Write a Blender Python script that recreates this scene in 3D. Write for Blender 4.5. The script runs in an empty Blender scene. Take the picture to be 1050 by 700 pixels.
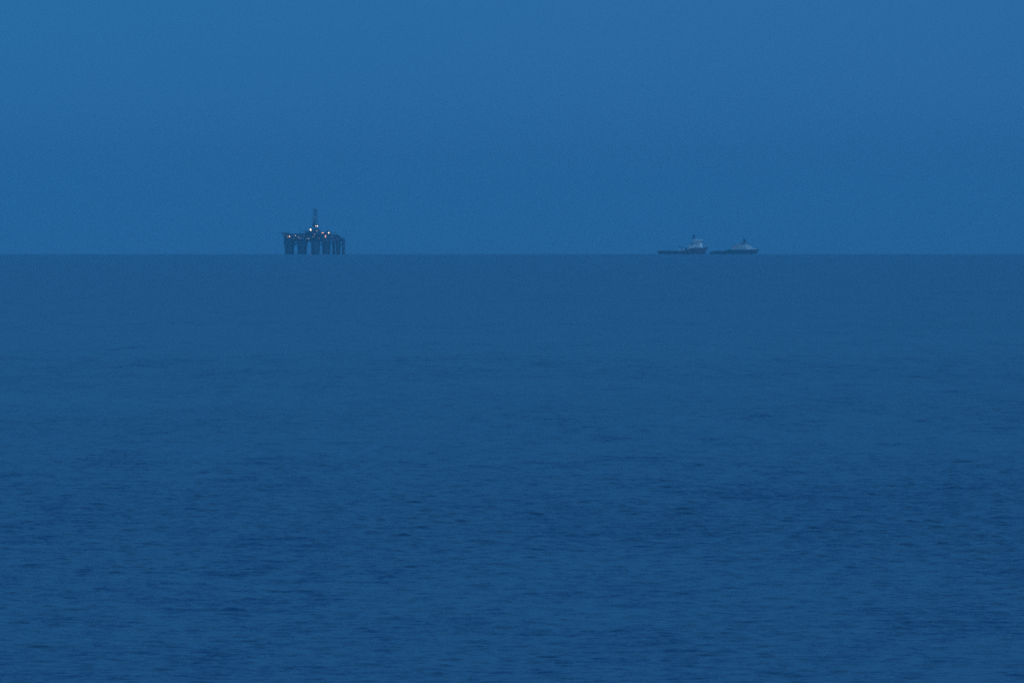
import bpy, bmesh, math, random
import numpy as np
from mathutils import Vector, Matrix

sc = bpy.context.scene
C = sc.collection
R = math.radians

# ------------------------------------------------------------------ camera
EARTH = 6371000.0                    # the sea is curved: the horizon is a real one
CAM_H = 30.0
PX = 36.0 / 400.0 / 1050.0           # radians per photograph pixel (400 mm lens)
DIP = math.sqrt(2 * CAM_H / EARTH)
cam_d = bpy.data.cameras.new('camera')
cam_d.sensor_width = 36.0
cam_d.lens = 400.0
cam_d.clip_start = 1.0
cam_d.clip_end = 600000.0
cam = bpy.data.objects.new('camera', cam_d)
C.objects.link(cam)
cam.location = (0, 0, CAM_H)
cam.rotation_euler = (R(90) - (DIP + (350.0 - 260.6) * PX), 0, 0)
sc.camera = cam

# ------------------------------------------------------------------ sky, exposure
SUN_EL, SUN_ROT = R(3.0), R(140)
w = bpy.data.worlds.new('World')
sc.world = w
w.use_nodes = True
nt = w.node_tree
bg = nt.nodes['Background']
sky = nt.nodes.new('ShaderNodeTexSky')
sky.sky_type = 'NISHITA'
sky.sun_disc = False
sky.sun_elevation = SUN_EL
sky.sun_rotation = SUN_ROT
sky.altitude = 0
sky.air_density = 1.0
sky.dust_density = 1.0
sky.ozone_density = 4.0
tint = nt.nodes.new('ShaderNodeMix')
tint.data_type = 'RGBA'
tint.blend_type = 'MULTIPLY'
tint.inputs[0].default_value = 1.0
tint.inputs[7].default_value = (0.65, 1.13, 1.10, 1)
# an even, overcast dusk: no dark or bright rim at the horizon, the dome starts at SKY_LIFT
SKY_LIFT = 0.8
wtc = nt.nodes.new('ShaderNodeTexCoord')
lift = nt.nodes.new('ShaderNodeVectorMath')
lift.operation = 'ADD'
lift.inputs[1].default_value = (0, 0, SKY_LIFT)
wnm = nt.nodes.new('ShaderNodeVectorMath')
wnm.operation = 'NORMALIZE'
nt.links.new(wtc.outputs['Generated'], lift.inputs[0])
nt.links.new(lift.outputs[0], wnm.inputs[0])
nt.links.new(wnm.outputs[0], sky.inputs['Vector'])
nt.links.new(sky.outputs[0], tint.inputs[6])
# faint unevenness of the cloud layer, a little more violet where it is thinner
cmap = nt.nodes.new('ShaderNodeMapping')
cmap.inputs['Location'].default_value = (0.4, 0.2, 0.0)
cmap.inputs['Scale'].default_value = (1, 1, 2.2)
cn = nt.nodes.new('ShaderNodeTexNoise')
cn.inputs['Scale'].default_value = 9.0
cn.inputs['Detail'].default_value = 4.0
cn.inputs['Roughness'].default_value = 0.55
cr_ = nt.nodes.new('ShaderNodeValToRGB')
cr_.color_ramp.elements[0].position = 0.3
cr_.color_ramp.elements[0].color = (0.84, 0.975, 0.97, 1)
cr_.color_ramp.elements[1].position = 0.7
cr_.color_ramp.elements[1].color = (1.22, 1.0, 1.05, 1)
cloud = nt.nodes.new('ShaderNodeMix')
cloud.data_type = 'RGBA'
cloud.blend_type = 'MULTIPLY'
cloud.inputs[0].default_value = 1.0
nt.links.new(wtc.outputs['Generated'], cmap.inputs[0])
nt.links.new(cmap.outputs[0], cn.inputs[0])
nt.links.new(cn.outputs[0], cr_.inputs[0])
nt.links.new(tint.outputs[2], cloud.inputs[6])
nt.links.new(cr_.outputs[0], cloud.inputs[7])
nt.links.new(cloud.outputs[2], bg.inputs['Color'])
bg.inputs['Strength'].default_value = 0.1

# last glow of the sunk sun through cloud, behind the camera and to the right
sun_d = bpy.data.lights.new('sun', 'SUN')
sun_d.energy = 1.7
sun_d.angle = R(20)
sun_d.color = (0.24, 0.56, 1.0)
sun = bpy.data.objects.new('sun', sun_d)
C.objects.link(sun)
sun_dir = Vector((math.sin(SUN_ROT) * math.cos(SUN_EL), math.cos(SUN_ROT) * math.cos(SUN_EL), math.sin(SUN_EL)))
sun.rotation_euler = sun_dir.to_track_quat('Z', 'Y').to_euler()

vs = sc.view_settings
vs.view_transform = 'Standard'
vs.look = 'None'
vs.exposure = 1.93
vs.gamma = 1.0
vs.use_curve_mapping = False
sc.cycles.use_denoising = False
sc.cycles.volume_bounces = 10
sc.cycles.max_bounces = 12
sc.cycles.sample_clamp_indirect = 0.25
sc.cycles.caustics_reflective = False
sc.cycles.filter_width = 1.8

# ------------------------------------------------------------------ helpers
def drop(r):
    return -r * r / (2 * EARTH)

def at_px(px, dist):                 # lateral metres for a photograph column at that distance
    return (px - 525.0) * PX * dist

_mats = {}
def paint(name, col, rough=0.55, var=0.25, metal=0.0, scale=0.35, streak=True):
    """weathered marine paint: colour, mottled wear, rust-like vertical streaks"""
    if name in _mats:
        return _mats[name]
    m = bpy.data.materials.new(name)
    m.use_nodes = True
    t = m.node_tree
    b = t.nodes['Principled BSDF']
    tc = t.nodes.new('ShaderNodeTexCoord')
    mp = t.nodes.new('ShaderNodeMapping')
    mp.inputs['Scale'].default_value = (1, 1, 0.2 if streak else 1)
    n = t.nodes.new('ShaderNodeTexNoise')
    n.inputs['Scale'].default_value = scale
    n.inputs['Detail'].default_value = 6
    n.inputs['Roughness'].default_value = 0.65
    r = t.nodes.new('ShaderNodeValToRGB')
    r.color_ramp.elements[0].position = 0.35
    r.color_ramp.elements[1].position = 0.7
    d = 1.0 - var
    r.color_ramp.elements[0].color = (col[0] * d, col[1] * d * 0.93, col[2] * d * 0.88, 1)
    r.color_ramp.elements[1].color = (*col, 1)
    t.links.new(tc.outputs['Object'], mp.inputs[0])
    t.links.new(mp.outputs[0], n.inputs[0])
    t.links.new(n.outputs[0], r.inputs[0])
    t.links.new(r.outputs[0], b.inputs['Base Color'])
    b.inputs['Roughness'].default_value = rough
    b.inputs['Metallic'].default_value = metal
    _mats[name] = m
    return m

LAMP_GAIN = 0.17
def lamp_mat(name, col, strength):
    m = bpy.data.materials.new(name)
    m.use_nodes = True
    b = m.node_tree.nodes['Principled BSDF']
    b.inputs['Base Color'].default_value = (0.8, 0.8, 0.8, 1)
    b.inputs['Emission Color'].default_value = (*col, 1)
    b.inputs['Emission Strength'].default_value = strength
    return m

def obj(name, bm, mat, parent=None, smooth=False):
    bmesh.ops.recalc_face_normals(bm, faces=bm.faces)
    me = bpy.data.meshes.new(name)
    bm.to_mesh(me)
    bm.free()
    me.materials.append(mat)
    if smooth:
        me.polygons.foreach_set('use_smooth', [True] * len(me.polygons))
    o = bpy.data.objects.new(name, me)
    C.objects.link(o)
    if parent is not None:
        o.parent = parent
    return o

def thing(name, label, cat, loc, group=None, rotz=0.0):
    o = bpy.data.objects.new(name, None)
    C.objects.link(o)
    o.location = loc
    o.rotation_euler = (0, 0, rotz)
    o['label'] = label
    o['category'] = cat
    if group:
        o['group'] = group
    return o

def new():
    return bmesh.new()

def add_box(bm, c, s, rot=0.0, bevel=0.0):
    """box with centre of its base at c, size s, yawed by rot"""
    r = bmesh.ops.create_cube(bm, size=1.0)
    vs_ = r['verts']
    m = Matrix.Translation(Vector((c[0], c[1], c[2] + s[2] / 2))) @ Matrix.Rotation(rot, 4, 'Z') @ Matrix.Diagonal((s[0], s[1], s[2], 1))
    bmesh.ops.transform(bm, matrix=m, verts=vs_)
    if bevel:
        es = list({e for v in vs_ for e in v.link_edges})
        bmesh.ops.bevel(bm, geom=es, offset=bevel, segments=2, affect='EDGES', profile=0.5)
    return bm

def add_tube(bm, p, q, r0, r1=None, n=8):
    p, q = Vector(p), Vector(q)
    r1 = r0 if r1 is None else r1
    d = q - p
    res = bmesh.ops.create_cone(bm, cap_ends=True, segments=n, radius1=r0, radius2=r1, depth=d.length)
    m = Matrix.Translation((p + q) / 2) @ d.to_track_quat('Z', 'Y').to_matrix().to_4x4()
    bmesh.ops.transform(bm, matrix=m, verts=res['verts'])
    return bm

def add_lathe(bm, c, prof, n=28):
    """closed solid of revolution about a vertical axis; prof = [(r, z), ...]"""
    rings = []
    for r, z in prof:
        rings.append([bm.verts.new((c[0] + r * math.cos(2 * math.pi * i / n), c[1] + r * math.sin(2 * math.pi * i / n), c[2] + z)) for i in range(n)])
    for a, b in zip(rings, rings[1:]):
        for i in range(n):
            bm.faces.new((a[i], a[(i + 1) % n], b[(i + 1) % n], b[i]))
    bm.faces.new(rings[0][::-1])
    bm.faces.new(rings[-1])
    return bm

def add_prism(bm, outline, y0, y1):
    """side profile (x, z) pulled from y0 to y1"""
    a = [bm.verts.new((x, y0, z)) for x, z in outline]
    b = [bm.verts.new((x, y1, z)) for x, z in outline]
    n = len(outline)
    bm.faces.new(a)
    bm.faces.new(b[::-1])
    for i in range(n):
        bm.faces.new((a[i], b[i], b[(i + 1) % n], a[(i + 1) % n]))
    return bm

# ------------------------------------------------------------------ sea
def wave_tile(size, n, lmin, lmax, wind, spread, seed, choppy=True):
    """random wind-sea height field (unit standard deviation), periodic over size metres"""
    rng = np.random.default_rng(seed)
    k = np.fft.fftfreq(n, size / n) * 2 * np.pi
    kx, ky = np.meshgrid(k, k, indexing='ij')
    kk = np.hypot(kx, ky)
    kk[0, 0] = 1e-6
    band = np.exp(-((2 * np.pi / lmax) / kk) ** 4) * np.exp(-(kk / (2 * np.pi / lmin)) ** 4)
    cosd = (kx * math.cos(wind) + ky * math.sin(wind)) / kk
    direc = np.clip(cosd, 0, 1) ** spread + 0.08 * np.abs(cosd)
    amp = np.sqrt(band * direc) * kk ** -2.0
    h = (rng.standard_normal((n, n)) + 1j * rng.standard_normal((n, n))) * amp
    f = np.real(np.fft.ifft2(h))
    f = (f - f.mean()) / f.std()
    if choppy:                       # sharper crests, flatter troughs
        f = f + 0.12 * (f * f - 1)
    return f

def sample(tile, size, x, y):
    n = tile.shape[0]
    u = (x / size) * n
    v = (y / size) * n
    i = np.floor(u).astype(int)
    j = np.floor(v).astype(int)
    fu, fv = u - i, v - j
    i0, i1, j0, j1 = i % n, (i + 1) % n, j % n, (j + 1) % n
    fu = fu * fu * (3 - 2 * fu) * 0.5 + fu * 0.5
    fv = fv * fv * (3 - 2 * fv) * 0.5 + fv * 0.5
    return (tile[i0, j0] * (1 - fu) + tile[i1, j0] * fu) * (1 - fv) + (tile[i0, j1] * (1 - fu) + tile[i1, j1] * fu) * fv

#        size   n   lmin lmax  wind   spread seed  height
BANDS = [(127.0, 512, 1.0, 3.2, R(-82), 2.0, 3, 0.024),
         (233.0, 384, 2.4, 6.5, R(-72), 2.6, 5, 0.016),
         (811.0, 384, 9.0, 45.0, R(-98), 5.0, 8, 0.030)]
TILES = [wave_tile(b[0], b[1], b[2], b[3], b[4], b[5], b[6]) for b in BANDS]
GUST = wave_tile(1300.0, 256, 40.0, 400.0, R(-90), 0.3, 21, False)

def sea_height(x, y, dr, fade):
    h = np.zeros_like(x)
    gust = np.clip(0.95 + 0.2 * sample(GUST, 1300.0, x, y * 0.5), 0.25, 1.8)
    for b, t in zip(BANDS, TILES):
        a = b[6 + 1] * np.clip((b[2] * 1.4 + b[3] * 0.25) / (dr * 2.2) - 0.35, 0, 1)
        th = 0.37 * b[6]
        xr = x * math.cos(th) - y * math.sin(th)
        yr = x * math.sin(th) + y * math.cos(th)
        h += a * sample(t, b[0], x + b[6] * 31.0, y + 0.13 * x) * (gust if b[2] < 9 else 1)
    return h * fade

def build_sea():
    R0 = 620.0
    rows = [R0]
    while rows[-1] < 27000.0:
        d = rows[-1]
        law = min(0.40 * d * d / CAM_H * PX, 400.0)
        fine = 0.45 + (d - R0) * 0.00030 + max(0.0, d - 2500.0) * 0.012
        rows.append(d + min(law, fine) if d < 3500 else d + law)
    r = np.array(rows)
    dr = np.gradient(r)
    nc = 390
    half = R(3.7)
    ang = np.linspace(-half, half, nc)
    rr, aa = np.meshgrid(r, ang, indexing='ij')
    dd = np.repeat(dr[:, None], nc, 1)
    x, y = rr * np.sin(aa), rr * np.cos(aa)
    edge = np.clip((half - np.abs(aa)) / R(0.25), 0, 1) * np.clip((rr - R0) / 40.0, 0, 1) * (0.30 + 0.70 * np.clip((3100.0 - rr) / 1900.0, 0, 1))
    z = drop(rr) + sea_height(x, y, dd, edge)
    verts = [np.stack([x, y, z], -1).reshape(-1, 3)]
    i, j = np.meshgrid(np.arange(len(r) - 1), np.arange(nc - 1), indexing='ij')
    a = (i * nc + j).ravel()
    quads = [np.stack([a, a + nc, a + nc + 1, a + 1], -1)[:, ::-1]]
    base = len(verts[0])
    # the rest of the disc, coarse: a ring round the wedge and the water below the camera
    na = 120
    ang2 = np.linspace(half, 2 * np.pi - half, na)
    r2 = r[::12] if (len(r) - 1) % 12 == 0 else np.append(r[::12], r[-1])
    rr2, aa2 = np.meshgrid(r2, ang2, indexing='ij')
    verts.append(np.stack([rr2 * np.sin(aa2), rr2 * np.cos(aa2), drop(rr2)], -1).reshape(-1, 3))
    i, j = np.meshgrid(np.arange(len(r2) - 1), np.arange(na - 1), indexing='ij')
    a = base + (i * na + j).ravel()
    quads.append(np.stack([a, a + na, a + na + 1, a + 1], -1)[:, ::-1])
    base += rr2.size
    r3 = np.array([0.5, 20, 60, 120, 200, 300, 430.0, R0])
    ang3 = np.concatenate([np.linspace(-half, half, 40), ang2[1:]])
    n3 = len(ang3)
    rr3, aa3 = np.meshgrid(r3, ang3, indexing='ij')
    verts.append(np.stack([rr3 * np.sin(aa3), rr3 * np.cos(aa3), drop(rr3)], -1).reshape(-1, 3))
    i, j = np.meshgrid(np.arange(len(r3) - 1), np.arange(n3 - 1), indexing='ij')
    a = base + (i * n3 + j).ravel()
    quads.append(np.stack([a, a + n3, a + n3 + 1, a + 1], -1)[:, ::-1])
    V = np.concatenate(verts).astype(np.float32)
    Q = np.concatenate(quads).astype(np.int32)
    me = bpy.data.meshes.new('sea')
    me.vertices.add(len(V))
    me.vertices.foreach_set('co', V.ravel())
    me.loops.add(Q.size)
    me.loops.foreach_set('vertex_index', Q.ravel())
    me.polygons.add(len(Q))
    me.polygons.foreach_set('loop_start', np.arange(0, Q.size, 4, dtype=np.int32))
    me.polygons.foreach_set('use_smooth', np.ones(len(Q), dtype=bool))
    me.update(calc_edges=True)
    o = bpy.data.objects.new('sea', me)
    C.objects.link(o)
    o['kind'] = 'structure'
    return o

SLOPE_FINE, SLOPE_MID, SLOPE_GROUP = 0.74, 0.38, 0.31
def sea_material():
    m = bpy.data.materials.new('sea_water')
    m.use_nodes = True
    t = m.node_tree
    L = t.links.new
    b = t.nodes['Principled BSDF']
    b.inputs['Base Color'].default_value = (0.001, 0.062, 0.140, 1)
    b.inputs['IOR'].default_value = 1.333
    geo = t.nodes.new('ShaderNodeNewGeometry')
    def slopes(scale_xyz, scale, detail, amp, amp_node=None):
        mp = t.nodes.new('ShaderNodeMapping')
        mp.inputs['Scale'].default_value = scale_xyz
        n = t.nodes.new('ShaderNodeTexNoise')
        n.inputs['Scale'].default_value = scale
        n.inputs['Detail'].default_value = detail
        n.inputs['Roughness'].default_value = 0.6
        s = t.nodes.new('ShaderNodeVectorMath')
        s.operation = 'SUBTRACT'
        s.inputs[1].default_value = (0.5, 0.5, 0.5)
        k = t.nodes.new('ShaderNodeVectorMath')
        k.operation = 'MULTIPLY'
        k.inputs[1].default_value = (amp * 0.7, amp, 0)
        L(geo.outputs['Position'], mp.inputs[0])
        L(mp.outputs[0], n.inputs[0])
        L(n.outputs['Color'], s.inputs[0])
        L(s.outputs[0], k.inputs[0])
        return k.outputs[0]
    fine = slopes((1, 1, 0), 1.7, 3.0, SLOPE_FINE)
    mid = slopes((0.45, 1, 0), 0.22, 3.0, SLOPE_MID)
    add = t.nodes.new('ShaderNodeVectorMath')
    add.operation = 'ADD'
    L(fine, add.inputs[0])
    L(mid, add.inputs[1])
    groups = slopes((1, 0.12, 0), 0.30, 2.0, SLOPE_GROUP)
    wide = slopes((1, 0.11, 0), 0.085, 3.0, SLOPE_GROUP)
    addw = t.nodes.new('ShaderNodeVectorMath')
    addw.operation = 'ADD'
    L(groups, addw.inputs[0])
    L(wide, addw.inputs[1])
    groups = addw.outputs[0]
    add0 = add
    add = t.nodes.new('ShaderNodeVectorMath')
    add.operation = 'ADD'
    L(add0.outputs[0], add.inputs[0])
    L(groups, add.inputs[1])
    # wind patches and slicks: wide bands of rougher and calmer water
    mp = t.nodes.new('ShaderNodeMapping')
    mp.inputs['Scale'].default_value = (0.14, 1.0, 0)
    n = t.nodes.new('ShaderNodeTexNoise')
    n.inputs['Scale'].default_value = 0.0028
    n.inputs['Detail'].default_value = 4.0
    n.inputs['Roughness'].default_value = 0.6
    L(geo.outputs['Position'], mp.inputs[0])
    L(mp.outputs[0], n.inputs[0])
    rg = t.nodes.new('ShaderNodeMapRange')
    rg.inputs[1].default_value = 0.3
    rg.inputs[2].default_value = 0.7
    rg.inputs[3].default_value = 0.66
    rg.inputs[4].default_value = 1.34
    L(n.outputs[0], rg.inputs[0])
    # a wind line about 2.6 km out: calmer water beyond it
    sx = t.nodes.new('ShaderNodeSeparateXYZ')
    L(geo.outputs['Position'], sx.inputs[0])
    wob = t.nodes.new('ShaderNodeMath')
    wob.operation = 'MULTIPLY_ADD'
    wob.inputs[1].default_value = 260.0
    L(n.outputs[0], wob.inputs[0])
    L(sx.outputs['Y'], wob.inputs[2])
    line = t.nodes.new('ShaderNodeMapRange')
    line.interpolation_type = 'SMOOTHSTEP'
    line.inputs[1].default_value = 2640.0
    line.inputs[2].default_value = 2740.0
    line.inputs[3].default_value = 1.04
    line.inputs[4].default_value = 0.66
    L(wob.outputs[0], line.inputs[0])
    both = t.nodes.new('ShaderNodeMath')
    both.operation = 'MULTIPLY'
    L(rg.outputs[0], both.inputs[0])
    L(line.outputs[0], both.inputs[1])
    sc_ = t.nodes.new('ShaderNodeVectorMath')
    sc_.operation = 'SCALE'
    L(add.outputs[0], sc_.inputs[0])
    L(both.outputs[0], sc_.inputs['Scale'])
    nn = t.nodes.new('ShaderNodeVectorMath')
    nn.operation = 'ADD'
    L(geo.outputs['Normal'], nn.inputs[0])
    L(sc_.outputs[0], nn.inputs[1])
    nz = t.nodes.new('ShaderNodeVectorMath')
    nz.operation = 'NORMALIZE'
    L(nn.outputs[0], nz.inputs[0])
    L(nz.outputs[0], b.inputs['Normal'])
    b.inputs['Roughness'].default_value = 0.18
    return m

sea = build_sea()
sea.data.materials.append(sea_material())

# ------------------------------------------------------------------ haze over the sea
hz = bpy.data.materials.new('sea_haze')
hz.use_nodes = True
ht = hz.node_tree
for n_ in list(ht.nodes):
    if n_.type != 'OUTPUT_MATERIAL':
        ht.nodes.remove(n_)
pv = ht.nodes.new('ShaderNodeVolumePrincipled')
pv.inputs['Color'].default_value = (0.74, 0.97, 1.0, 1)
pv.inputs['Density'].default_value = 4.8e-5
pv.inputs['Anisotropy'].default_value = 0.93
ht.links.new(pv.outputs[0], [n_ for n_ in ht.nodes if n_.type == 'OUTPUT_MATERIAL'][0].inputs['Volume'])
bm = new()
HAZE_BOTTOM, HAZE_TOP = drop(27000.0) - 1.5, 185.0
add_box(bm, (0, 0, HAZE_BOTTOM), (90000, 90000, HAZE_TOP - HAZE_BOTTOM))
haze = obj('haze', bm, hz)
haze['kind'] = 'stuff'

# ------------------------------------------------------------------ drilling rig
S = PX * 18000.0                     # metres per photograph pixel at the rig
STEEL = paint('rig_steel_grey', (0.014, 0.024, 0.045), 0.8)
HULLP = paint('rig_hull_paint', (0.012, 0.02, 0.04), 0.8)
COLP = paint('rig_column_paint', (0.010, 0.018, 0.04), 0.8)
MODULE = paint('rig_module_paint', (0.035, 0.045, 0.065), 0.8)
LIT_WALL = paint('rig_lit_wall_colour', (0.45, 0.46, 0.46))  # pale tone standing for lamplight on the rig walls
ORANGE = paint('lifeboat_orange', (0.55, 0.12, 0.02), streak=False)

def build_rig():
    D = 18000.0
    rig = thing('drilling_rig', 'dark semi-submersible drilling rig with lattice derrick and lit floodlights on the horizon', 'oil rig',
                (at_px(322, D), D, drop(D)))
    yaw = math.atan2(-0.66, 0.75)
    u, v = Vector((0.75, -0.66, 0)), Vector((0.66, 0.75, 0))
    c0 = Vector((-1.2 * S, 0, 0))
    def dk(px, across=0.0, z=0.0):   # point on the deck: photograph column offset, metres across the deck
        t = (px * S - c0.x - v.x * across) / u.x
        p = c0 + u * t + v * across
        return Vector((p.x, p.y, z))
    ZB = 12.9 * S                    # underside of the deck
    ZD = 17.4 * S                    # top of the deck
    # main hull box with a chamfered underside lip
    bm = new(); add_box(bm, (c0.x, c0.y, ZB), (86, 43, ZD - ZB), yaw, 0.5)
    hull = obj('deck_hull', bm, HULLP, rig)
    for k in range(6):               # hull stiffener frames
        for s in (-1, 1):
            p = c0 + u * (-35 + 14 * k) + v * (s * 21.7)
            bm = new(); add_box(bm, (p.x, p.y, ZB + 0.3), (0.9, 0.5, ZD - ZB - 0.6), yaw)
            obj('stiffener', bm, STEEL, hull)
    # columns: three large near ones, one large and three slim far ones
    cols = [(-25.3, -16, 7.2, 9.2), (-12.0, -16, 7.2, 8.8), (1.8, -16, 6.8, 7.2), (12.6, 15, 6.4, 6.9),
            (20.3, 15, 2.1, 2.3), (24.9, 15, 3.6, 3.8), (30.4, 15, 2.5, 2.7), (1.2, 15, 5.0, 5.4)]
    cpts = []
    for px, ac, r0, r1 in cols:
        p = dk(px, ac)
        cpts.append(p)
        top = ZB + 0.6 if px < 30 else ZD - 1.5
        bm = new()
        add_lathe(bm, (p.x, p.y, 0), [(r0, -9), (r0, 5), (r0 * 1.02, 5.2), (r0 * 1.02, 6.0), (r0, 6.2), (r0, 10), (r1, top - 1.5), (r1, top)], 28)
        col = obj('column', bm, COLP, rig, True)
        bm = new(); add_lathe(bm, (p.x, p.y, 0), [(r0 + 0.35, 2.2), (r0 + 0.35, 3.0)], 28)
        obj('fender_ring', bm, STEEL, col)
    def brace(a, b, r):
        bm = new(); add_tube(bm, a, b, r, None, 10)
        obj('brace', bm, COLP, rig, True)
    def up(p, z):
        return Vector((p.x, p.y, z))
    brace(up(cpts[0], 12), up(cpts[1], 20.5), 1.1)
    brace(up(cpts[0], 20.2) - u * 11, up(cpts[0], 9) - u * 5, 1.2)
    brace(up(cpts[1], 20.2) - u * 9, up(cpts[1], 10) - u * 4, 1.0)
    brace(up(cpts[3], 10), up(cpts[4], 20.5), 0.7)
    brace(up(cpts[5], 9), up(cpts[6], 20.5), 0.6)
    brace(up(cpts[2], 11), up(cpts[3], 20.3), 0.9)
    # deck modules, each yawed with the deck: centre column, across, length, depth, z0, z1
    def module(name, px, ac, ln, dp, z0, z1, mat, bevel=0.25):
        p = dk(px, ac)
        bm = new(); add_box(bm, (p.x, p.y, z0), (ln, dp, z1 - z0), yaw, bevel)
        return obj(name, bm, mat, rig)
    acc = module('accommodation_block', -24.5, 2, 15, 17, ZD + 0.02, ZD + 5.8, MODULE)
    module('machinery_module', -14, -2, 14, 14, ZD + 0.02, ZD + 5.0, MODULE)
    module('mud_module', -9, 6, 12, 12, ZD + 0.02, ZD + 6.3, STEEL)
    sub = module('drill_floor_substructure', 0.4, 0, 19, 15, ZD + 0.02, ZD + 9.5, HULLP)
    module('pipe_rack_module', 11.5, 0, 15, 11, ZD + 0.02, ZD + 7.6, STEEL)
    module('generator_module', 19.5, 4, 10, 9, ZD + 0.02, ZD + 4.6, MODULE)
    module('winch_house', 25.0, 8, 6, 6, ZD + 0.02, ZD + 1.8, STEEL)
    module('drill_floor_house', 1.6, 0, 11, 9, ZD + 9.52, ZD + 12.6, MODULE)
    for px, ac, z, ln in ((-20.2, -9.5, ZD + 2.4, 5), (-12.6, -9.3, ZD - 2.6, 8), (-5.0, -9.3, ZD - 2.2, 6.0)):  # lamplit stretches of wall, their brightness put into the pale colour
        p = dk(px, ac - 13)
        bm = new(); add_box(bm, (p.x, p.y, z), (ln, 0.3, 1.9), yaw, 0.05)
        obj('painted_lit_wall', bm, LIT_WALL, rig)
    # accommodation windows
    for k in range(5):
        p = dk(-24.5, 2) + u * (-5.6 + 2.8 * k) - v * 8.52
        bm = new(); add_box(bm, (p.x, p.y, ZD + 3.2), (1.1, 0.12, 1.0), yaw)
        obj('window', bm, paint('dark_glass', (0.02, 0.025, 0.03), 0.1, 0.1), acc)
    # helideck on the left end
    p = dk(-31.8, 2)
    bm = new(); add_lathe(bm, (p.x, p.y, ZD + 6.0), [(6.8, 0), (7.8, 0.3), (7.8, 0.8)], 8)
    heli = obj('helideck', bm, STEEL, rig)
    for a in range(4):
        q = p + Vector((math.cos(a * 1.57 + 0.8) * 4.2, math.sin(a * 1.57 + 0.8) * 4.2, 0))
        bm = new(); g = q + (Vector((c0.x, c0.y, 0)) - q) * 0.16
        add_tube(bm, (g.x, g.y, ZD - 0.3), (q.x, q.y, ZD + 6.1), 0.35)
        obj('support_post', bm, STEEL, heli)
    # pedestal cranes with lattice booms
    def crane(px, ac, zp, dx, dz, r):
        p = dk(px, ac)
        bm = new(); add_tube(bm, (p.x, p.y, ZD - 0.2), (p.x, p.y, ZD + zp), r, r * 0.85, 14)
        cr = obj('crane', bm, STEEL, rig, True)
        bm = new(); add_box(bm, (p.x, p.y, ZD + zp), (3.4, 3.0, 2.8), yaw, 0.2)
        obj('crane_cab', bm, MODULE, cr)
        bm = new()
        a = Vector((p.x, p.y, ZD + zp + 1.4)); b = a + Vector((dx, 0, dz))
        n = 9
        for s in (-0.7, 0.7):
            for w_ in (-0.7, 0.7):
                add_tube(bm, a + Vector((0, s, w_)), b + Vector((0, s * 0.3, w_ * 0.3)), 0.18, None, 5)
        for k in range(n):
            f0, f1 = k / n, (k + 1) / n
            for s in (-0.7, 0.7):
                g0, g1 = 1 - 0.7 * f0, 1 - 0.7 * f1
                sg = 1 if k % 2 else -1
                add_tube(bm, a.lerp(b, f0) + Vector((0, s * g0, 0.7 * sg * g0)), a.lerp(b, f1) + Vector((0, s * g1, -0.7 * sg * g1)), 0.12, None, 4)
        obj('crane_boom', bm, STEEL, cr)
        bm = new()
        add_tube(bm, a + Vector((0, 0, 1.4)), a + Vector((-0.08 * dx, 0, 5.5)), 0.22, None, 5)
        add_tube(bm, a + Vector((-0.08 * dx, 0, 5.5)), b, 0.07, None, 4)
        obj('crane_stay', bm, STEEL, cr)
    crane(-26.5, -12, 4.2, -10.5, 2.4, 1.4)
    crane(14.5, -9, 8.0, 15.0, -4.6, 1.3)
    crane(-7.5, 10, 7.0, -12.0, 4.0, 1.2)
    # derrick: tapered lattice tower with girts, crosses and crown block
    zb, zt = ZD + 9.6, 45.6 * S
    bcx = dk(1.2, 0)
    hb, ht_ = 4.2, 1.9
    def cor(f, i):
        w_ = hb + (ht_ - hb) * f ** 0.8
        a = yaw + math.pi / 4 + i * math.pi / 2
        return Vector((bcx.x + w_ * 1.2 * math.cos(a), bcx.y + w_ * 1.2 * math.sin(a), zb + (zt - zb) * f))
    bm = new()
    add_box(bm, (bcx.x, bcx.y, zb - 0.3), (10.5, 10.5, 0.6), yaw)
    der = obj('derrick', bm, STEEL, rig)
    n = 9
    for i in range(4):
        bm = new()
        for k in range(n):
            add_tube(bm, cor(k / n, i), cor((k + 1) / n, i), 0.34, None, 6)
        obj('leg', bm, STEEL, der)
    for k in range(n):
        bm = new()
        for i in range(4):
            add_tube(bm, cor((k + 1) / n, i), cor((k + 1) / n, (i + 1) % 4), 0.27, None, 5)
        obj('girt', bm, STEEL, der)
        bm = new()
        for i in range(4):
            add_tube(bm, cor(k / n, i), cor((k + 1) / n, (i + 1) % 4), 0.17, None, 5)
            add_tube(bm, cor(k / n, (i + 1) % 4), cor((k + 1) / n, i), 0.17, None, 5)
        obj('cross_brace', bm, STEEL, der)
    # wind walls round the lower derrick and the racking board, travelling block and pipe inside
    bm = new(); add_box(bm, (bcx.x, bcx.y, zb + 8.0), (5.6, 5.6, 3.4), yaw, 0.1)
    obj('monkey_board', bm, STEEL, der)
    bm = new(); add_tube(bm, (bcx.x - 0.6, bcx.y, zb), (bcx.x - 0.6, bcx.y, zb + 17), 1.1, None, 8)
    obj('racked_pipe', bm, STEEL, der)
    bm = new(); add_box(bm, (bcx.x, bcx.y, zt), (4.4, 4.4, 1.2), yaw, 0.15)
    obj('crown_block', bm, STEEL, der)
    bm = new(); add_tube(bm, (bcx.x, bcx.y, zt + 1.1), (bcx.x, bcx.y, zt + 5.2), 0.25, 0.12, 6)
    obj('aerial', bm, STEEL, der)
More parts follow.
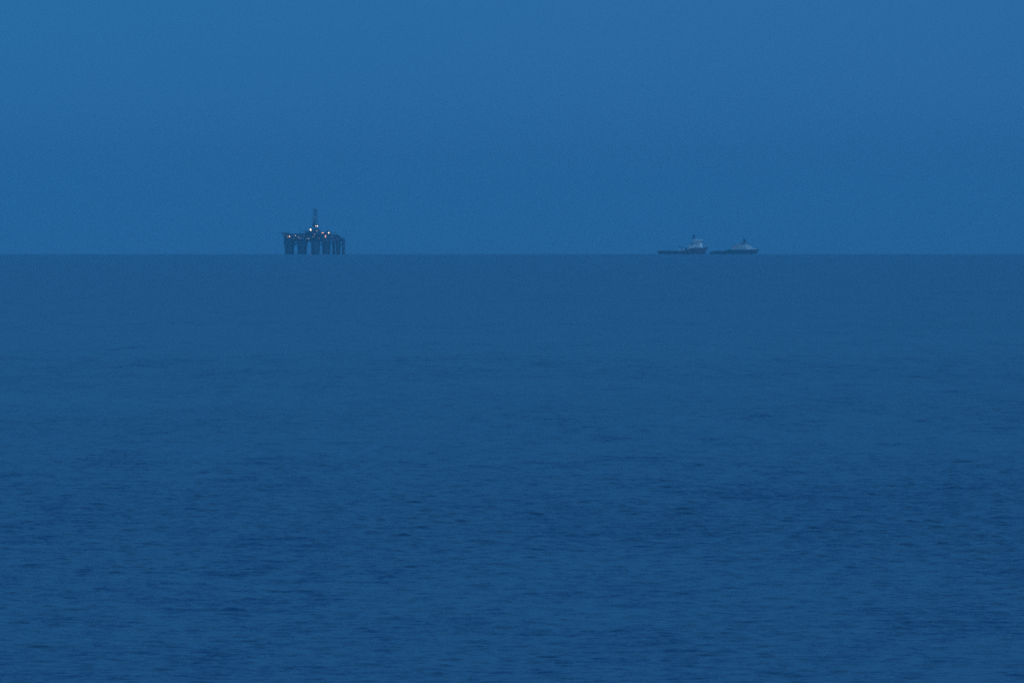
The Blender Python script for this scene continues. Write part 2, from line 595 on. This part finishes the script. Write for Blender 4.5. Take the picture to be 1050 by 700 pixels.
    # lifeboats in davits on the near side
    for px in (-21.5, -16.5):
        p = dk(px, -22.6)
        bm = new()
        bmesh.ops.create_uvsphere(bm, u_segments=14, v_segments=8, radius=1.0,
            matrix=Matrix.Translation((p.x, p.y, ZD - 1.6)) @ Matrix.Rotation(yaw, 4, 'Z') @ Matrix.Diagonal((3.4, 1.2, 1.2, 1)))
        lb = obj('lifeboat', bm, ORANGE, rig, True)
        for s in (-2, 2):
            q = p + u * s
            bm = new(); add_tube(bm, (q.x, q.y, ZD - 1), (q.x + v.x * 1.8, q.y + v.y * 1.8, ZD + 1.6), 0.16, None, 6)
            obj('davit', bm, STEEL, lb)
    # vent stacks and deck clutter
    rnd = random.Random(4)
    for k in range(16):
        px = rnd.uniform(-30, 25)
        p = dk(px, rnd.uniform(-17, 17))
        z0 = ZD - 0.1
        bm = new()
        if k % 3 == 0:
            add_tube(bm, (p.x, p.y, z0), (p.x, p.y, z0 + rnd.uniform(4, 9.5)), rnd.uniform(0.3, 0.7), None, 8)
            obj('vent_stack', bm, STEEL, rig, True)
        else:
            add_box(bm, (p.x, p.y, z0), (rnd.uniform(2.4, 6), 2.4, rnd.uniform(2.4, 4.2)), yaw + rnd.choice((0, 1.5708)), 0.08)
            obj('deck_container', bm, rnd.choice((MODULE, STEEL, HULLP)), rig)
    # floodlights: photograph column / row offsets, radius, emission
    warm, cool, pink, amber = (1.0, 0.54, 0.14), (1.0, 0.72, 0.40), (1.0, 0.38, 0.15), (1.0, 0.48, 0.10)
    lights = [(-25.0, 242.2, 0.75, warm, 9), (-26.9, 242.3, 0.5, warm, 4), (-19.0, 241.5, 0.55, cool, 4),
              (-3.3, 235.3, 1.0, (1.0, 0.66, 0.25), 15), (2.0, 231.5, 0.6, cool, 6), (3.6, 231.6, 0.75, cool, 8), (3.0, 236.6, 0.5, cool, 3),
              (8.6, 238.4, 0.65, pink, 6), (9.7, 238.4, 0.6, pink, 6), (15.7, 238.4, 0.85, cool, 9), (12.2, 241.6, 0.8, pink, 7), (12.1, 242.6, 0.6, amber, 4),
              (-5.2, 244.2, 0.45, cool, 4), (-8.0, 244.0, 0.35, cool, 2.5), (-13.5, 243.9, 0.35, cool, 2),
              (-30.0, 240.6, 0.32, amber, 3), (-16.2, 242.6, 0.3, amber, 4), (-9.8, 241.2, 0.3, warm, 4), (-0.5, 242.4, 0.32, amber, 4), (5.6, 244.0, 0.3, warm, 3),
              (18.8, 242.0, 0.32, amber, 4), (23.5, 244.2, 0.3, warm, 3), (1.0, 239.8, 0.35, amber, 5), (1.1, 222.5, 0.25, pink, 2)]
    for i, (px, py, r, col, st) in enumerate(lights):
        z = (260.4 - py) * S
        p = dk(px, -23.5 if abs(px) > 10 or py > 240 else -10.5)
        if py < 233:
            p = dk(px, -6.2)
        bm = new()
        bmesh.ops.create_uvsphere(bm, u_segments=10, v_segments=6, radius=r * 1.05, matrix=Matrix.Translation((p.x, p.y, z)) @ Matrix.Diagonal((1, 0.7, 1, 1)))
        lm = lamp_mat('floodlight_%d' % i, col, st * LAMP_GAIN)
        fl = obj('floodlight', bm, lm, rig, True)
        bm = new(); add_tube(bm, (p.x, p.y, z + r * 0.9), (p.x + v.x * 4, p.y + v.y * 4, z + r * 0.9), 0.14, None, 5)
        obj('floodlight_bracket', bm, STEEL, fl)
    return rig
rig = build_rig()

# ------------------------------------------------------------------ ships
T = PX * 19000.0
SHIP_WHITE = paint('ship_white', (0.72, 0.73, 0.72), 0.4, 0.18)
SHIP_BUFF = paint('ship_buff_white', (0.46, 0.50, 0.50), 0.45, 0.2)
PURPLE_HULL = paint('ship_purple_hull', (0.05, 0.009, 0.032), 0.7, 0.3, scale=0.2)
BLUE_HULL = paint('ship_blue_hull', (0.004, 0.012, 0.026), 0.7, 0.3, scale=0.2)
DARK = paint('ship_dark_steel', (0.035, 0.04, 0.045))
GLASS = paint('bridge_glass', (0.015, 0.02, 0.025), 0.08, 0.1, streak=False)
WOOD = paint('ship_deck_wood', (0.10, 0.075, 0.05), 0.8, 0.3, streak=False)
RAFT = paint('ship_orange', (0.6, 0.12, 0.02), 0.5, 0.15, streak=False)

def hull_mesh(stations):
    """stations: x at deck, x at waterline, half beam deck, half beam waterline, deck z"""
    bm = new()
    rings = []
    for xd, xw, bd, bw, zd in stations:
        xk = xw - (xd - xw) * 0.4
        xm = (xd + xw) / 2
        bmid = (bd + bw) / 2 + 0.15 * (bd - bw)
        pts = [(xd, -bd, zd), (xm, -bmid, zd * 0.5), (xw, -bw, 0), (xk, -bw * 0.8, -3.5),
               (xk, bw * 0.8, -3.5), (xw, bw, 0), (xm, bmid, zd * 0.5), (xd, bd, zd)]
        rings.append([bm.verts.new(p) for p in pts])
    for a, b in zip(rings, rings[1:]):
        for i in range(8):
            bm.faces.new((a[i], a[(i + 1) % 8], b[(i + 1) % 8], b[i]))
    bm.faces.new(rings[0])
    bm.faces.new(rings[-1][::-1])
    return bm

def railing(parent, x0, x1, y, z):
    bm = new()
    n = max(2, int((x1 - x0) / 2))
    for k in range(n + 1):
        x = x0 + (x1 - x0) * k / n
        add_tube(bm, (x, y, z), (x, y, z + 1.1), 0.06, None, 4)
    for zz in (0.55, 1.1):
        add_tube(bm, (x0, y, z + zz), (x1, y, z + zz), 0.06, None, 4)
    return obj('railing', bm, SHIP_WHITE, parent)

def build_ship_purple():
    D = 19000.0
    s = thing('supply_ship', 'dark purple-hulled supply ship with tall white wheelhouse, nearer the rig of the two', 'ship',
              (at_px(701, D), D, drop(D)), 'supply ships on the horizon', R(-20))
    s.scale = (1.06, 1, 1)
    st = [(-39.6, -39.2, 7.6, 7.4, 5.0), (-30, -30, 8.6, 8.5, 4.9), (-6, -6, 9, 9, 4.9), (5.4, 5.4, 9, 9, 5.3), (10.5, 10.5, 9, 9, 8.0),
          (15.8, 15.6, 9, 8.9, 10.6), (24, 22.5, 8.8, 7.6, 10.7), (32, 29, 6.9, 4.8, 11.0), (37.5, 33.2, 3.6, 2.0, 11.4), (40.2, 35.4, 0.5, 0.3, 11.6)]
    hull = obj('hull', hull_mesh(st), PURPLE_HULL, s)
    bm = new(); add_box(bm, (-17, 0, 4.86), (42, 14.5, 0.25))
    obj('working_deck', bm, WOOD, hull)
    for sy in (-1, 1):
        bm = new(); add_box(bm, (-17.5, sy * 8.6, 4.7), (42, 0.5, 1.0), 0, 0.05)
        obj('crash_rail', bm, DARK, hull)
        bm = new(); add_tube(bm, (-39, sy * 9.06, 3.6), (15, sy * 9.06, 3.9), 0.28, None, 6)
        obj('fender', bm, DARK, hull)
    bm = new(); add_tube(bm, (-40, -7, 4.4), (-40, 7, 4.4), 1.5, None, 12)
    obj('stern_roller', bm, DARK, hull, True)
    # deckhouse, stepped with a raked front
    bm = new(); add_prism(bm, [(14, 10.3), (31.5, 10.3), (30.2, 13.4), (14, 13.4)], -7.2, 7.2)
    h1 = obj('deckhouse', bm, SHIP_WHITE, s)
    bm = new(); add_prism(bm, [(16.5, 13.42), (30.0, 13.42), (28.6, 19.2), (19, 19.2)], -6.4, 6.4)
    obj('upper_deckhouse', bm, SHIP_WHITE, s)
    for zz, x0, n in ((11.4, 16, 6), (15.2, 20, 4), (17.4, 20.5, 4)):
        for k in range(n):
            for y in ((-7.24,) if zz < 13 else (-6.44,)):
                bm = new(); add_box(bm, (x0 + k * 2.0, y, zz), (0.7, 0.1, 0.8))
                obj('porthole', bm, GLASS, h1)
    bm = new(); add_prism(bm, [(14.5, 19.22), (29.6, 19.22), (29.4, 20.0), (14.5, 20.0)], -8.4, 8.4)
    obj('bridge_deck', bm, DARK, s)
    bm = new(); add_prism(bm, [(17.2, 20.02), (28.6, 20.02), (29.6, 21.2), (29.4, 23.0), (28.4, 24.3), (17.6, 24.3)], -6.2, 6.2)
    br = obj('wheelhouse', bm, SHIP_WHITE, s)
    for k in range(5):
        bm = new(); add_box(bm, (18.8 + k * 2.2, -6.25, 21.6), (1.5, 0.12, 0.9))
        obj('window', bm, GLASS, br)
    for k in range(5):
        bm = new(); add_box(bm, (29.52, -4.8 + k * 2.4, 21.4), (0.15, 2.0, 1.3))
        obj('window', bm, GLASS, br)
    railing(s, 15, 29, -8.3, 20.0)
    railing(s, 26, 39, -1.2, 11.3)
    # funnels and mast
    for sy in (-1, 1):
        bm = new(); add_prism(bm, [(9.5, 8.3), (14.0, 10.2), (14.0, 16.5), (11.0, 16.5)], sy * 7.6 - 1.1, sy * 7.6 + 1.1)
        f = obj('funnel', bm, SHIP_BUFF, s)
        bm = new(); add_tube(bm, (12.5, sy * 7.6, 16.4), (12.0, sy * 7.6, 18.4), 0.55, None, 8)
        obj('exhaust_pipe', bm, DARK, f)
    bm = new(); add_tube(bm, (16.9, 0, 13.4), (16.9, 0, 33.0), 0.95, 0.55, 10)
    mast = obj('mast', bm, DARK, s)
    bm = new(); add_prism(bm, [(14.6, 29.6), (16.2, 27.2), (18.6, 27.2), (19.4, 29.6), (18.6, 32.3), (15.4, 32.3)], -1.7, 1.7)
    obj('mast_house', bm, DARK, mast)
    bm = new(); add_box(bm, (17, 0, 25.4), (0.5, 6, 0.4)); add_box(bm, (18.6, 0, 26.0), (2.4, 0.35, 0.35))
    obj('crosstree', bm, DARK, mast)
    bm = new(); bmesh.ops.create_uvsphere(bm, u_segments=10, v_segments=8, radius=1.0, matrix=Matrix.Translation((21.5, 2.0, 25.4)))
    obj('radar_dome', bm, SHIP_WHITE, s, True)
    bm = new(); add_tube(bm, (26.5, 0, 24.2), (26.5, 0, 30.5), 0.12, 0.06, 5)
    obj('aerial', bm, DARK, s)
    # winch and towing gear on the aft deck, deck crane
    bm = new(); add_tube(bm, (1.5, -5.5, 7.4), (1.5, 5.5, 7.4), 2.3, None, 14)
    wn = obj('towing_winch', bm, DARK, s, True)
    for y in (-5.6, 0, 5.6):
        bm = new(); add_tube(bm, (1.5, y - 0.2, 7.4), (1.5, y + 0.2, 7.4), 3.0, None, 16)
        obj('winch_flange', bm, SHIP_BUFF, wn)
    bm = new(); add_box(bm, (-4.6, -6.2, 5.1), (5.5, 2.4, 2.5), 0, 0.1)
    obj('deck_container', bm, SHIP_WHITE, s)
    bm = new(); add_tube(bm, (0.6, -7.4, 5.0), (0.6, -7.4, 12.5), 0.75, 0.6, 10)
    cr = obj('deck_crane', bm, DARK, s)
    bm = new(); add_tube(bm, (0.6, -7.4, 12.3), (-6.0, -7.2, 14.6), 0.5, 0.35, 8); add_tube(bm, (-6.0, -7.2, 14.6), (-1.5, -7.2, 9.2), 0.35, 0.22, 8)
    obj('crane_jib', bm, DARK, cr)
    bm = new()
    bmesh.ops.create_uvsphere(bm, u_segments=12, v_segments=6, radius=1.0, matrix=Matrix.Translation((11.2, -7.9, 12.3)) @ Matrix.Diagonal((2.6, 0.9, 0.9, 1)))
    obj('rescue_boat', bm, RAFT, s, True)
    bm = new(); add_tube(bm, (37.6, 0, 11.2), (37.6, 0, 16.0), 0.14, 0.08, 5)
    obj('bow_mast', bm, DARK, s)
    return s

def build_ship_blue():
    D = 19000.0
    s = thing('supply_ship', 'dark blue-hulled supply ship with low raked deckhouse, farther from the rig of the two', 'ship',
              (at_px(753.5, D + 150), D + 150, drop(D + 150)), 'supply ships on the horizon', R(-20))
    s.scale = (1.06, 1, 1)
    st = [(-41, -40, 6.8, 6.4, 2.6), (-34, -33.6, 8.0, 7.8, 3.9), (-26, -26, 8.6, 8.5, 4.4), (-10, -10, 8.8, 8.8, 4.7), (-6, -6, 8.8, 8.8, 6.0), (-2.4, -2.4, 8.8, 8.8, 7.6),
          (12, 12, 8.8, 8.5, 7.7), (24, 22.5, 8.2, 6.8, 7.8), (33, 29.8, 5.2, 3.4, 8.0), (38, 33.6, 2.4, 1.2, 8.4), (40.5, 35.6, 0.5, 0.3, 8.6)]
    hull = obj('hull', hull_mesh(st), BLUE_HULL, s)
    bm = new(); add_box(bm, (-22, 0, 4.3), (30, 13.5, 0.55))
    obj('working_deck', bm, WOOD, hull)
    for sy in (-1, 1):
        bm = new(); add_box(bm, (-22, sy * 8.25, 4.2), (28, 0.5, 1.0), 0, 0.05)
        obj('crash_rail', bm, DARK, hull)
        bm = new(); add_tube(bm, (-34, sy * 8.9, 3.0), (20, sy * 8.75, 3.6), 0.26, None, 6)
        obj('fender', bm, DARK, hull)
    # long deckhouse whose white front falls away to the bow
    bm = new(); add_prism(bm, [(-3.0, 7.3), (23, 7.3), (23, 11.4), (0.5, 11.4)], -7.4, 7.4)
    dh = obj('deckhouse', bm, SHIP_BUFF, s)
    bm = new(); add_prism(bm, [(22.98, 7.4), (35.5, 7.6), (34.8, 9.2), (29, 11.6), (22.5, 15.6), (19.5, 15.6), (20.5, 12.0)], -4.6, 4.6)
    obj('raked_front', bm, SHIP_WHITE, s)
    bm = new(); add_prism(bm, [(3.5, 11.42), (21.4, 11.42), (19.4, 15.4), (6.0, 15.4)], -6.6, 6.6)
    obj('upper_deckhouse', bm, SHIP_BUFF, s)
    for zz, x0, n, y in ((9.2, 1, 8, -7.44), (13.4, 6.5, 5, -6.64)):
        for k in range(n):
            bm = new(); add_box(bm, (x0 + k * 2.4, y, zz), (0.8, 0.1, 0.8))
            obj('porthole', bm, GLASS, dh)
    bm = new(); add_prism(bm, [(4.5, 15.42), (19.4, 15.42), (20.2, 16.6), (18.6, 18.2), (9.5, 18.2), (8.6, 16.8), (4.5, 16.8)], -6.0, 6.0)
    br = obj('wheelhouse', bm, SHIP_BUFF, s)
    for k in range(5):
        bm = new(); add_box(bm, (9.0 + k * 2.2, -6.05, 16.3), (2.0, 0.12, 1.5))
        obj('window', bm, GLASS, br)
    for k in range(5):
        bm = new(); add_box(bm, (20.05, -4.6 + k * 2.3, 16.3), (0.15, 1.9, 1.2))
        obj('window', bm, GLASS, br)
    railing(s, 1, 17, -7.3, 11.4)
    for sy in (-1, 1):
        bm = new(); add_prism(bm, [(-0.5, 11.2), (3.4, 11.2), (3.4, 15.6), (1.4, 15.6)], sy * 6.0 - 1.0, sy * 6.0 + 1.0)
        f = obj('funnel', bm, SHIP_BUFF, s)
        bm = new(); add_tube(bm, (2.6, sy * 6.0, 15.5), (2.2, sy * 6.0, 17.0), 0.5, None, 8)
        obj('exhaust_pipe', bm, DARK, f)
    bm = new(); add_prism(bm, [(13.9, 18.18), (17.9, 18.18), (17.4, 26.0), (14.6, 26.0)], -1.2, 1.2)
    mast = obj('mast', bm, DARK, s)
    bm = new(); add_box(bm, (15.9, 0, 23.0), (0.5, 6, 0.4)); add_box(bm, (17.6, 0, 22.0), (3.4, 0.4, 0.4))
    obj('crosstree', bm, DARK, mast)
    bm = new(); add_tube(bm, (15.9, 0, 25.9), (15.9, 0, 29.0), 0.2, 0.1, 6)
    obj('aerial', bm, DARK, mast)
    bm = new(); bmesh.ops.create_uvsphere(bm, u_segments=10, v_segments=8, radius=0.9, matrix=Matrix.Translation((6.6, 2.0, 17.6)))
    obj('radar_dome', bm, SHIP_WHITE, s, True)
    bm = new(); add_tube(bm, (-8.6, -5, 6.6), (-8.6, 5, 6.6), 1.7, None, 14)
    obj('towing_winch', bm, DARK, s, True)
    bm = new(); add_box(bm, (-16, 3.5, 4.86), (6.0, 2.4, 1.6), 0, 0.1)
    obj('deck_container', bm, DARK, s)
    bm = new(); add_box(bm, (-25, -3.5, 4.86), (6.0, 2.4, 1.1), 0, 0.1)
    obj('deck_cargo', bm, DARK, s)
    bm = new()
    bmesh.ops.create_uvsphere(bm, u_segments=12, v_segments=6, radius=1.0, matrix=Matrix.Translation((0.5, -7.9, 11.6)) @ Matrix.Diagonal((2.5, 0.8, 0.8, 1)))
    obj('rescue_boat', bm, RAFT, s, True)
    bm = new(); add_tube(bm, (38.2, 0, 8.2), (38.2, 0, 12.4), 0.14, 0.08, 5)
    obj('bow_mast', bm, DARK, s)
    return s

build_ship_purple()
build_ship_blue()
